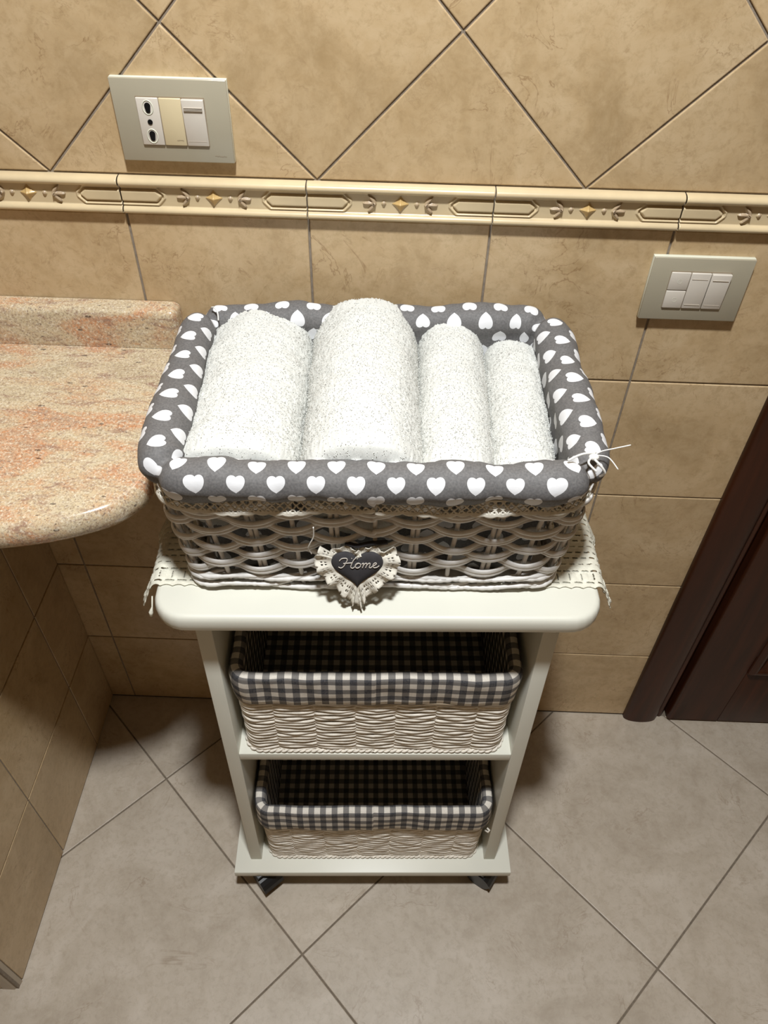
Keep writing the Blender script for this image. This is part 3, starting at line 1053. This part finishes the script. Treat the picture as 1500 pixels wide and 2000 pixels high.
# split rods that twine round the foot of the basket
nrod = 26
for i in range(nrod*2):
    rd = random.Random(300+i)
    lay = i % 2
    n = 44
    hw, hd = wall_at(0.012)
    N2 = 900
    if i == 0:
        ring, RL = rrect(hw, hd, 0.022, N2)
    st_ = int(N2*(i+rd.uniform(-0.3, 0.3))/(nrod*2)) % N2
    ln = int(N2*rd.uniform(0.085, 0.13))
    path = []
    z0 = (0.0045 if lay == 0 else 0.0160)+rd.uniform(-0.0012, 0.0012)
    z1 = z0+rd.uniform(0.002, 0.0100)*(1 if lay else 0.7)
    for k in range(n):
        t = k/(n-1)
        p_, nn, s = ring[(st_+int(ln*t)) % N2]
        o = 0.0075*math.sin(math.pi*min(1, max(0, t)))**0.6-0.0025+0.001*math.sin(t*9+i)
        z = z0+(z1-z0)*t+0.0022*math.sin(math.pi*t*2+i)
        path.append(Vector((p_.x+nn.x*o, p_.y+nn.y*o, max(z, 0.0022))))
    rr = [rd.uniform(0.0021, 0.0031)*(0.75+0.25*math.sin(math.pi*k/(n-1))) for k in range(n)]
    v, f = tube(path, rr, 7)
    mobj('border_rod', mesh('border_rod', v, f, True), M['wicker'], bas)
mobj('basket_bottom', box_me('basket_bottom', -BHW+0.004, BHW-0.004, -BHD+0.004, BHD-0.004, 0.004, 0.009, 0.001), M['wicker'], bas)


# lining: swept cloth profile, inside wall -> over the rim -> outside flap
def lining():
    HW, HD = 0.2005, 0.1350
    RZ = 0.178
    pr = []
    # inside wall going up
    for k in range(14):
        t = k/13
        pr.append((-0.021+0.003*t if t > 0.0 else -0.021, 0.012+(RZ-0.026)*t))
    for k in range(1, 22):
        a = math.pi*(1-k/21)
        pr.append((0.0195*math.cos(a)+0.0005, RZ-0.011+0.0195*math.sin(a)))
    for k in range(1, 12):
        t = k/11
        pr.append((0.0200-0.0020*t-0.0050*t*t, RZ-0.011-0.014*t))
    pr.append((0.0100, RZ-0.027)); pr.append((0.0050, RZ-0.026))
    # arclength v, zero at the crest outward side
    vv = [0.0]
    for a, b in zip(pr[:-1], pr[1:]): vv.append(vv[-1]+math.dist(a, b))
    v0 = vv[24]
    n = 900
    ring, L = rrect(HW, HD, 0.040, n)
    corner_s = []
    la = HW-0.040
    q = 0.040*math.pi/2
    lb = 2*(HD-0.040)
    corner_s = [la+q/2, la+q+lb+q/2, la+2*q+lb+2*la+q/2, la+3*q+2*lb+2*la+q/2]
    V, F, UV = [], [], []
    K = len(pr)
    for i, (p_, nn, s) in enumerate(ring):
        pin = 0
        for ci, cs_ in enumerate(corner_s):
            d = (s-cs_)
            pin = max(pin, math.exp(-(d/0.0075)**2))
        for k, (o, z) in enumerate(pr):
            kk = min(1, max(0, (k-12)/12))
            wr = noise.noise(Vector((p_.x*22, p_.y*22, z*30)))*0.0042+noise.noise(Vector((p_.x*60, p_.y*60+5, z*45)))*0.0016
            cx_, cz_ = 0.0, RZ-0.012
            dx, dz = o-cx_, z-cz_
            if k >= 12:
                l_ = math.hypot(dx, dz)+1e-6
                o2 = o+dx/l_*wr; z2 = z+dz/l_*wr
                sc = 1-0.42*pin
                o2 = cx_+(o2-cx_)*sc; z2 = cz_+(z2-cz_)*sc
            else:
                o2 = o+wr*1.2; z2 = z
            if k > K-9:      # loose hem
                fl = (k-(K-9))/9
                o2 += fl*(0.0018*math.sin(s*95)+0.0012*math.sin(s*41+1))
                z2 += fl*(0.0025*math.sin(s*31+2)+0.002*math.sin(s*77))
            taper = 0.0 if k >= 12 else (1-k/12)*0.010
            V.append((p_.x+nn.x*(o2-taper), p_.y+nn.y*(o2-taper), z2))
            UV.append((s*(36*0.0370)/L if True else s, vv[k]-v0))
    for i in range(n):
        j = (i+1) % n
        for k in range(K-1):
            F.append((i*K+k, j*K+k, j*K+k+1, i*K+k+1))
    me = mesh('lining', V, F, True)
    uvl = me.uv_layers.new(name='UVMap')
    a = np.zeros((len(me.loops), 2))
    li = np.zeros(len(me.loops), int); me.loops.foreach_get('vertex_index', li)
    UVa = np.array(UV); a[:] = UVa[li]
    # seam fix
    nf = (K-1)
    last = a[-nf*4:]
    last[last[:, 0] < 0.05, 0] += 36*0.0370
    a[-nf*4:] = last
    uvl.data.foreach_set('uv', a.ravel())
    return me, ring, corner_s
lm, ring_l, corner_s = lining()
lin_o = mobj('lining', lm, M['hearts'], bas)
s_m = lin_o.modifiers.new('thick', 'SOLIDIFY'); s_m.thickness = 0.0007; s_m.offset = -1
# floor of the lining
pts, _ = rrect(0.176, 0.105, 0.03, 60)
me = mesh('lining_floor', [(p_.x, p_.y, 0.013) for p_, nn, s in pts], [tuple(range(60))])
mobj('lining_floor', me, M['slate'], bas)


# lace trim under the flap: fine net cut from a band
def lace_band():
    HW, HD = 0.2005, 0.1350
    n, m = 1500, 16
    ring, L = rrect(HW, HD, 0.040, n)
    V, F = [], []
    H = 0.0175
    for i, (p_, nn, s) in enumerate(ring):
        for k in range(m):
            t = k/(m-1)
            o = 0.0095+0.0035*t+0.0016*math.sin(s*110+t*2)*t
            z = 0.1560-H*t-0.0022*abs(math.sin(s*math.pi/0.0125))*max(0, (t-0.8)/0.2)-0.0025*math.sin(s*23)*1.0
            V.append((p_.x+nn.x*o, p_.y+nn.y*o, z))
    for i in range(n):
        j = (i+1) % n
        s = i/n*L
        for k in range(m-1):
            t = (k+0.5)/(m-1)*H
            a = ((s+t)/0.0075) % 1; b = ((s-t)/0.0075) % 1
            hole = (0.20 < a < 0.92) and (0.20 < b < 0.92) and 0.0025 < t < 0.0140
            if hole: continue
            F.append((i*m+k, j*m+k, j*m+k+1, i*m+k+1))
    return mesh('lace_trim', V, F, True)
lb_ = mobj('lace_trim', lace_band(), M['lace'], bas)
s_m = lb_.modifiers.new('thick', 'SOLIDIFY'); s_m.thickness = 0.0007

# tie cord, knot and loose ends at the front right corner
def at_ring(s, o, z):
    i = int(s/_*0) if False else 0
    best = min(ring_l, key=lambda q: abs(q[2]-s))
    p_, nn, _s = best
    return Vector((p_.x+nn.x*o, p_.y+nn.y*o, z))
c0 = at_ring(corner_s[0], 0.006, 0.188)
parts = []
for dd in ([(-0.022, -0.004, 0.003), (-0.010, 0.0, 0.007), (0.004, 0.004, 0.006)],
           [(0, 0, 0.004), (0.006, -0.008, 0.002), (0.012, -0.010, -0.006), (0.010, -0.006, -0.014)],
           [(0, 0, 0.004), (0.008, 0.003, 0.008), (0.020, 0.006, 0.009), (0.036, 0.010, 0.010)],
           [(0, 0, 0.004), (-0.004, -0.007, 0.003), (0.003, -0.013, -0.002)],
           [(0.004, 0.0, 0.006), (0.014, -0.003, 0.006), (0.022, -0.012, 0.0)]):
    pth = catmull([tuple(c0+Vector(q)) for q in dd], 6)
    parts.append(tube(pth, 0.0011 if len(parts) not in (2, 4) else 0.0006, 6))
v, f = join(parts)
mobj('tie_cord', mesh('tie_cord', v, f, True), M['thread'], bas)
bm = bmesh.new(); bmesh.ops.create_icosphere(bm, subdivisions=2, radius=0.0038)
for v_ in bm.verts: v_.co = Vector((v_.co.x*1.3, v_.co.y, v_.co.z*0.8))+c0+Vector((0.002, 0, 0.004))
me = bpy.data.meshes.new('tie_knot'); bm.to_mesh(me); bm.free(); me.polygons.foreach_set('use_smooth', [True]*len(me.polygons))
mobj('tie_knot', me, M['thread'], bas)
c3 = at_ring(corner_s[2], -0.004, 0.186)
v, f = tube(catmull([tuple(c3+Vector(q)) for q in ((0.002, 0.004, 0.004), (0.006, 0.0, 0.006), (0.010, -0.006, 0.004), (0.011, -0.012, -0.003))], 6), 0.0008, 6)
mobj('tie_cord', mesh('tie_cord', v, f, True), M['thread'], bas)
# loose thread on the front weave
v, f = tube(catmull([(-0.058, -0.150, 0.122), (-0.0585, -0.149, 0.108), (-0.062, -0.148, 0.098), (-0.0645, -0.146, 0.088), (-0.062, -0.144, 0.078)], 6), 0.0007, 5)
mobj('loose_thread', mesh('loose_thread', v, f, True), M['thread'], bas)

# ------------------------------------------------------------------ heart tag
tg = empty('heart_tag', Vector((CO.x, CO.y, TZ1))+Matrix.Rotation(CYAW, 3, 'Z')@Vector((-0.0225, 0.0150, 0.0575)), CYAW)
tg.rotation_euler = (math.radians(-14), 0, CYAW)
tag(tg, 'dark grey cloth heart with lace frill reading Home, hanging on the wicker basket front', 'tag')


def heart_pts(w_, n=64):
    out = []
    for k in range(n):
        t = 2*math.pi*k/n
        x = 16*math.sin(t)**3
        y = 13*math.cos(t)-5*math.cos(2*t)-2*math.cos(3*t)-math.cos(4*t)
        out.append((x/32*w_, y/32*w_*0.93))
    return out
hp = heart_pts(0.0520, 72)
V, F = [], []
n = len(hp)
for sc, y in ((1.0, 0.0005), (1.0, -0.0015), (0.93, -0.0030), (0.6, -0.0040)):
    V += [(x*sc, y, z*sc) for x, z in hp]
for j in range(3):
    for i in range(n):
        k = (i+1) % n
        F.append((j*n+i, j*n+k, (j+1)*n+k, (j+1)*n+i))
F.append(tuple(range(3*n, 4*n)))
mobj('heart', mesh('heart', V, F, True), M['slate'], tg)


def frill():
    n, m = 480, 10
    hp2 = heart_pts(0.0500, n)
    V, F = [], []
    cen = Vector((0, 0.0))
    for i, (x, z) in enumerate(hp2):
        a = Vector(hp2[i-3]); b = Vector(hp2[(i+3) % n])
        t = (b-a).normalized(); nn = Vector((-t.y, t.x))
        if nn.dot(Vector((x, z-0.002))) < 0: nn = -nn
        rad = Vector((x, z+0.001)).normalized()
        tb = min(1.0, max(0.0, (-z-0.008)/0.010))
        nn = (nn*(0.6-0.45*tb)+rad*(0.4+0.45*tb)).normalized()
        s = i/n
        wd = 0.0165
        ang = math.atan2(z, x)
        if z > 0.004 and abs(x) < 0.022: wd = 0.0065
        if z < -0.012: wd = 0.0165+0.007*min(1, (-0.012-z)/0.012)
        wd *= 1+0.12*abs(math.sin(s*math.pi*22))
        for k in range(m):
            q = k/(m-1)
            y = -0.0012-0.0030*math.sin(s*2*math.pi*17)*q-0.001*q
            if z > 0.004 and abs(x) < 0.024: y += 0.001
            V.append((x+nn.x*wd*q, y, z+nn.y*wd*q))
    for i in range(n):
        j = (i+1) % n
        s = i/n
        for k in range(m-1):
            q = (k+0.5)/(m-1)
            a = (s*44) % 1
            hole = (0.38 < q < 0.50 and (0.2 < a < 0.4 or 0.6 < a < 0.8)) or (0.55 < q < 0.68 and (0.25 < a < 0.42 or 0.58 < a < 0.75)) or (0.85 < q and a < 0.18)
            if hole: continue
            F.append((i*m+k, j*m+k, j*m+k+1, i*m+k+1))
    return mesh('lace_frill', V, F, True)
fo = mobj('lace_frill', frill(), M['lace'], tg)
s_m = fo.modifiers.new('thick', 'SOLIDIFY'); s_m.thickness = 0.0008
# grey ribbon behind the top of the heart
v, f = tube(catmull([(-0.012, 0.002, 0.027), (0.0, 0.001, 0.024), (0.012, 0.001, 0.027), (0.030, 0.002, 0.028)], 6), 0.0024, 8, flat=(0.5, 1.6))
mobj('ribbon', mesh('ribbon', v, f, True), M['slate'], tg)
# "Home" in script, embroidered strokes (units: 1 = x-height)
strokes = [
    # H left stem with entry swash
    [(-3.85, 1.35), (-3.45, 1.85), (-2.75, 1.95), (-2.55, 1.6), (-2.85, 0.9), (-3.15, 0.25), (-3.6, -0.1), (-4.0, 0.1)],
    # crossbar and right stem
    [(-3.2, 0.85), (-2.5, 0.95), (-1.75, 1.05)],
    [(-1.15, 2.05), (-1.55, 1.55), (-1.85, 0.75), (-2.0, 0.15), (-1.7, -0.08), (-1.35, 0.2)],
    # o
    [(-1.35, 0.2), (-1.05, 0.75), (-0.65, 0.98), (-0.95, 0.95), (-1.25, 0.55), (-1.15, 0.08), (-0.8, 0.0), (-0.42, 0.35), (-0.42, 0.8), (-0.68, 0.97)],
    # m
    [(-0.2, 0.75), (0.05, 0.98), (0.08, 0.6), (-0.1, 0.0)],
    [(-0.02, 0.35), (0.3, 0.85), (0.58, 0.96), (0.6, 0.6), (0.42, 0.0)],
    [(0.5, 0.35), (0.85, 0.85), (1.12, 0.96), (1.15, 0.6), (1.02, 0.1), (1.25, 0.0), (1.55, 0.3)],
    # e
    [(1.55, 0.3), (1.95, 0.55), (2.2, 0.85), (2.0, 1.02), (1.7, 0.75), (1.62, 0.3), (1.85, 0.0), (2.3, 0.1), (2.65, 0.42)],
]
parts = []
S = 0.0060
for sk in strokes:
    pts = []
    for x, z in sk:
        X_ = (x+0.75)*S*1.02; Z_ = (z+0.05)*S*0.95+0.0010
        X_ += 0.0012
        r_ = math.hypot(X_/0.026, Z_/0.024)
        pts.append((X_, -0.0050+0.0010*min(1, r_), Z_))
    pth = catmull(pts, 6)
    parts.append(tube(pth, 0.00055, 6))
v, f = join(parts)
mobj('embroidered_lettering', mesh('embroidered_lettering', v, f, True), M['stitch'], tg)


# ------------------------------------------------------------------ towels
def towel_me(R, Lh, seed, n=2.35, sq=1.0, swirl=True):
    """roll lying along y, half length Lh, pile raised per vertex"""
    st_ = 0.00115
    nu = int(2*math.pi*R/st_); nv = int((2*Lh+R*0.9)/st_)
    g = np.random.default_rng(seed)
    a = g.normal(size=(nv, nu))
    def blur(q, k):
        for _ in range(k):
            q = (q+np.roll(q, 1, 0)+np.roll(q, -1, 0)+np.roll(q, 1, 1)+np.roll(q, -1, 1))/5
        return q/q.std()
    h = 0.00034*blur(a, 1)+0.00012*blur(g.normal(size=(nv, nu)), 4)
    big = blur(g.normal(size=(nv, nu)), 160)*0.0007
    th = np.linspace(0, 2*math.pi, nu, endpoint=False)
    # parameter along: full profile including rounded caps
    t = np.linspace(-1, 1, nv)
    prof_r, prof_y = [], []
    for q in t:
        if q < -0.86 or q > 0.86:
            w_ = (abs(q)-0.86)/0.14*math.pi/2
            rr = 1-0.30*(1-math.cos(w_*0.5))*2.0-0.66*max(0, (w_/(math.pi/2)-0.35)/0.65)**1.2*0.95
            yy = Lh*0.86+(Lh*0.14+0.006)*math.sin(min(w_*1.5, math.pi/2))
            if w_/(math.pi/2) > 0.75: yy -= 0.010*((w_/(math.pi/2)-0.75)/0.25)
            prof_r.append(max(rr, 0.03)); prof_y.append(math.copysign(yy, q))
        else:
            prof_r.append(1.0); prof_y.append(q*Lh)
    pr_ = np.array(prof_r)[:, None]; py_ = np.array(prof_y)[:, None]
    c, s = np.cos(th)[None, :], np.sin(th)[None, :]
    k = (np.abs(c)**n+np.abs(s)**n)**(-1/n)
    r = R*k*pr_+(h+big)
    X = r*c*sq; Z = r*s/sq
    Y = py_+h*0.8+0*X
    V = np.stack([X, Y, Z], -1).reshape(-1, 3)
    idx = np.arange(nu*nv).reshape(nv, nu)
    nx_ = np.roll(idx, -1, 1)
    F = np.stack([idx[:-1], nx_[:-1], nx_[1:], idx[1:]], -1).reshape(-1, 4).tolist()
    F.append(idx[0].tolist()[::-1]); F.append(idx[-1].tolist())
    me = mesh('towel', V.tolist(), F, True)
    # outward direction for loops on the upper half
    loops_v, loops_f = [], []
    m = int(15000*R/0.05)
    for q in range(m):
        i = g.integers(int(nv*0.01), int(nv*0.99)); j = g.integers(0, nu)
        if math.sin(th[j]) < -0.15: continue
        p0 = V[i*nu+j]
        nr = np.array([math.cos(th[j]), 0, math.sin(th[j])])
        if abs(t[i]) > 0.9: nr = nr*0.6+np.array([0, math.copysign(0.8, t[i]), 0.0])
        d = nr+g.normal(0, 0.45, 3); d /= np.linalg.norm(d)
        sd = np.cross(d, g.normal(size=3)); sd /= np.linalg.norm(sd)+1e-9
        ln = g.uniform(0.0007, 0.0017); wd = 0.00033
        b = p0-nr*0.0004
        top = b+d*ln+0.0004*sd
        tip = b+d*ln*0.8+sd*0.0011
        o = len(loops_v)
        sd2 = np.cross(d, sd)
        loops_v += [b-sd2*wd, b+sd2*wd, top+sd2*wd, top-sd2*wd, tip+sd2*wd*0.7, tip-sd2*wd*0.7]
        loops_f += [(o, o+1, o+2, o+3), (o+3, o+2, o+4, o+5)]
    lm_ = mesh('pile', [tuple(x) for x in loops_v], loops_f, True)
    return me, lm_

# (x, top z, radius, half length, centre y, label) in world metres
TW = [(-0.1330, 0.9250, 0.0600, 0.124, -0.166, 1.05, 0.02, 'leftmost white rolled terry towel in the heart-lined basket'),
      (-0.0130, 0.9380, 0.0600, 0.128, -0.168, 1.00, 0.03, 'widest white rolled terry towel, second from the left, standing highest in the basket'),
      (0.0810, 0.9160, 0.0410, 0.120, -0.166, 0.95, 0.0, 'slim white rolled terry towel, third from the left in the basket'),
      (0.1500, 0.9030, 0.0365, 0.104, -0.166, 0.95, -0.03, 'smallest white rolled terry towel, at the right end inside the basket')]
for i, (x, zt, R, Lh, yc, sq, rz, lab) in enumerate(TW):
    e_me, p_me = towel_me(R, Lh, 40+i, 2.3, sq)
    e = empty('rolled_towel', (x, yc, zt-R/sq), rz)
    tag(e, lab, 'towel', 'rolled white towels in the wicker basket')
    mobj('towel_roll', e_me, M['terry'], e)
    pm = mobj('terry_pile', p_me, M['terry'], e); pm['kind'] = 'stuff'


# ------------------------------------------------------------------ rope baskets with gingham lining
def rope_basket(z0, cx, cy, hw, hd, H, seed, label, flare=0.004, dx=0, bend=0.0):
    loc = Vector((CO.x, CO.y, z0))+Matrix.Rotation(CYAW, 3, 'Z')@Vector((cx, cy, 0))
    e = empty('rope_basket', loc, CYAW)
    tag(e, label, 'basket', 'small rope baskets inside the trolley')
    rd = random.Random(seed)
    NC = 22
    nrow = 38
    pitch = 0.0036
    for k in range(nrow):
        z = 0.0035+k*pitch
        if z > H-0.030: break
        hw_ = hw+flare*z/H; hd_ = hd+flare*z/H
        n = 660
        pp, L = rrect(hw_, hd_, 0.018, n)
        ph = [rd.uniform(0, 6.28) for _ in range(5)]
        path, nrm = [], []
        for (p_, nn, s) in pp:
            u = s/L*NC
            a = math.cos(math.pi*u)*(1 if k % 2 else -1)
            o = 0.0026*math.copysign(abs(a)**0.45, a)
            zz = z-0.0011*a+0.0008*math.sin(u*2.3+ph[0])+0.0006*math.sin(u*5.1+ph[1])+0.0012*math.sin(u*0.9+seed)*(z/H)*1.0
            o += 0.0005*math.sin(u*7.7+ph[2])
            path.append(Vector((p_.x+nn.x*o, p_.y+nn.y*o, max(zz, 0.0028))))
            nrm.append(Vector((nn.x, nn.y, 0)))
        v, f = tube(path, 1.0, 7, True, flat=(0.0022, 0.0027), normals=nrm)
        mobj('rope_row', mesh('rope_row', v, f, True), M['rope'], e)
    # twisted foot border
    parts = []
    for w_ in range(2):
        n = 500
        pp, L = rrect(hw, hd, 0.018, n)
        path = []
        for p_, nn, s in pp:
            a = s*2*math.pi/0.016+w_*math.pi
            o = 0.0035+0.0018*math.cos(a); path.append(Vector((p_.x+nn.x*o, p_.y+nn.y*o, 0.0036+0.0016*math.sin(a))))
        parts.append(tube(path, 0.0019, 6, True))
    v, f = join(parts)
    mobj('foot_braid', mesh('foot_braid', v, f, True), M['rope'], e)
    mobj('basket_bottom', box_me('basket_bottom', -hw+0.004, hw-0.004, -hd+0.004, hd-0.004, 0.002, 0.005, 0), M['rope'], e)
    # lining
    pr = []
    for k in range(8):
        pr.append((-0.0085, 0.008+(H-0.014)*k/7))
    for k in range(1, 10):
        a = math.pi*(1-k/9)
        pr.append((0.0070*math.cos(a)-0.0010, H-0.006+0.0055*math.sin(a)))
    for k in range(1, 9):
        t = k/8
        pr.append((0.0062+0.0012*math.sin(t*3), H-0.006-0.048*t))
    vv = [0.0]
    for a, b in zip(pr[:-1], pr[1:]): vv.append(vv[-1]+math.dist(a, b))
    n = 520
    ringp, L = rrect(hw+flare, hd+flare, 0.018, n)
    V, F, UV = [], [], []
    K = len(pr)
    for i, (p_, nn, s) in enumerate(ringp):
        front_ = max(0.0, -nn.y)
        for k, (o, z) in enumerate(pr):
            wr = noise.noise(Vector((p_.x*30, p_.y*30+seed, z*40)))*0.0022
            o2 = o+(wr if k > 7 else wr*0.7)
            z2 = z
            if k > 7:
                sag = 0.004*math.sin(s*13+seed)+0.002*math.sin(s*40)
                z2 = z+sag*min(1, (k-7)/8)*0.6+0.0015*noise.noise(Vector((s*25, seed, 0)))
            V.append((p_.x+nn.x*o2, p_.y+nn.y*o2, z2))
            UV.append((s+dx, vv[k]-vv[16]+0.004))
    for i in range(n):
        j = (i+1) % n
        for k in range(K-1):
            F.append((i*K+k, j*K+k, j*K+k+1, i*K+k+1))
    me = mesh('lining', V, F, True)
    uvl = me.uv_layers.new(name='UVMap')
    li = np.zeros(len(me.loops), int); me.loops.foreach_get('vertex_index', li)
    a = np.array(UV)[li]
    nf = K-1
    last = a[-nf*4:]; last[last[:, 0] < dx+0.05, 0] += L; a[-nf*4:] = last
    uvl.data.foreach_set('uv', a.ravel())
    lo_ = mobj('lining', me, M['gingham'], e)
    s_m = lo_.modifiers.new('thick', 'SOLIDIFY'); s_m.thickness = 0.0007; s_m.offset = -1
    fl = mesh('lining_floor', [(p_.x-nn.x*0.008, p_.y-nn.y*0.008, 0.009) for p_, nn, s in ringp[::8]], [tuple(range(len(ringp[::8])))])
    u2 = fl.uv_layers.new(name='UVMap')
    for lp in fl.loops:
        co = fl.vertices[lp.vertex_index].co; u2.data[lp.index].uv = (co.x, co.y)
    mobj('lining_floor', fl, M['gingham'], e)
    # plain hem binding under the gingham flap
    n = 400
    pp, L = rrect(hw+flare, hd+flare, 0.018, n)
    pth = [Vector((p_.x+nn.x*0.0055, p_.y+nn.y*0.0055, H-0.056+(0.004*math.sin(s*13+seed)+0.002*math.sin(s*40))*0.6)) for p_, nn, s in pp]
    v, f = tube(pth, 1.0, 6, True, flat=(0.0009, 0.0028), normals=[Vector((nn.x, nn.y, 0)) for p_, nn, s in pp])
    mobj('hem_binding', mesh('hem_binding', v, f, True), M['mark'], e)
    return e

rope_basket(0.4195, -0.001, 0.134, 0.1690, 0.1190, 0.179, 1,
            'white paper-rope basket with grey gingham lining on the middle shelf', 0.001, 0.003)
lowb = rope_basket(0.0755, 0.0, 0.126, 0.1690, 0.1190, 0.182, 2,
            'white paper-rope basket with grey gingham lining on the bottom board', 0.004, 0.011)
rd = random.Random(9)
v, f = tube([Vector((0.1745, -0.1215, 0.104)), Vector((0.1785, -0.125, 0.106)), Vector((0.1800, -0.124, 0.111)), Vector((0.1765, -0.121, 0.112))], 0.0016, 6)
mobj('rope_end', mesh('rope_end', v, f, True), M['rope'], lowb)

# ------------------------------------------------------------------ ceiling lamp (the room's own light, above the frame) and the added wall wash
cl = empty('ceiling_lamp', (LAMP.x, LAMP.y, ZC)); tag(cl, 'round ceiling lamp above the trolley', 'lamp')
bm = bmesh.new(); bmesh.ops.create_cone(bm, cap_ends=True, segments=48, radius1=0.09, radius2=0.09, depth=0.05)
for v_ in bm.verts: v_.co.z -= 0.025
me = bpy.data.meshes.new('lamp_body'); bm.to_mesh(me); bm.free()
mobj('lamp_body', me, M['white_paint'], cl)
sp = empty('added_wall_wash', (SPOT.x, SPOT.y, ZC)); tag(sp, 'ring of an added, unseen light that brightens the upper tiled wall', 'lamp')
v, f = tube([Vector((0.045*math.cos(a), 0.045*math.sin(a), -0.002)) for a in np.linspace(0, 2*math.pi, 32, endpoint=False)], 0.006, 8, True)
mobj('added_wash_ring', mesh('added_wash_ring', v, f, True), M['steel'], sp)  # ring made up to go with the added upper-wall light
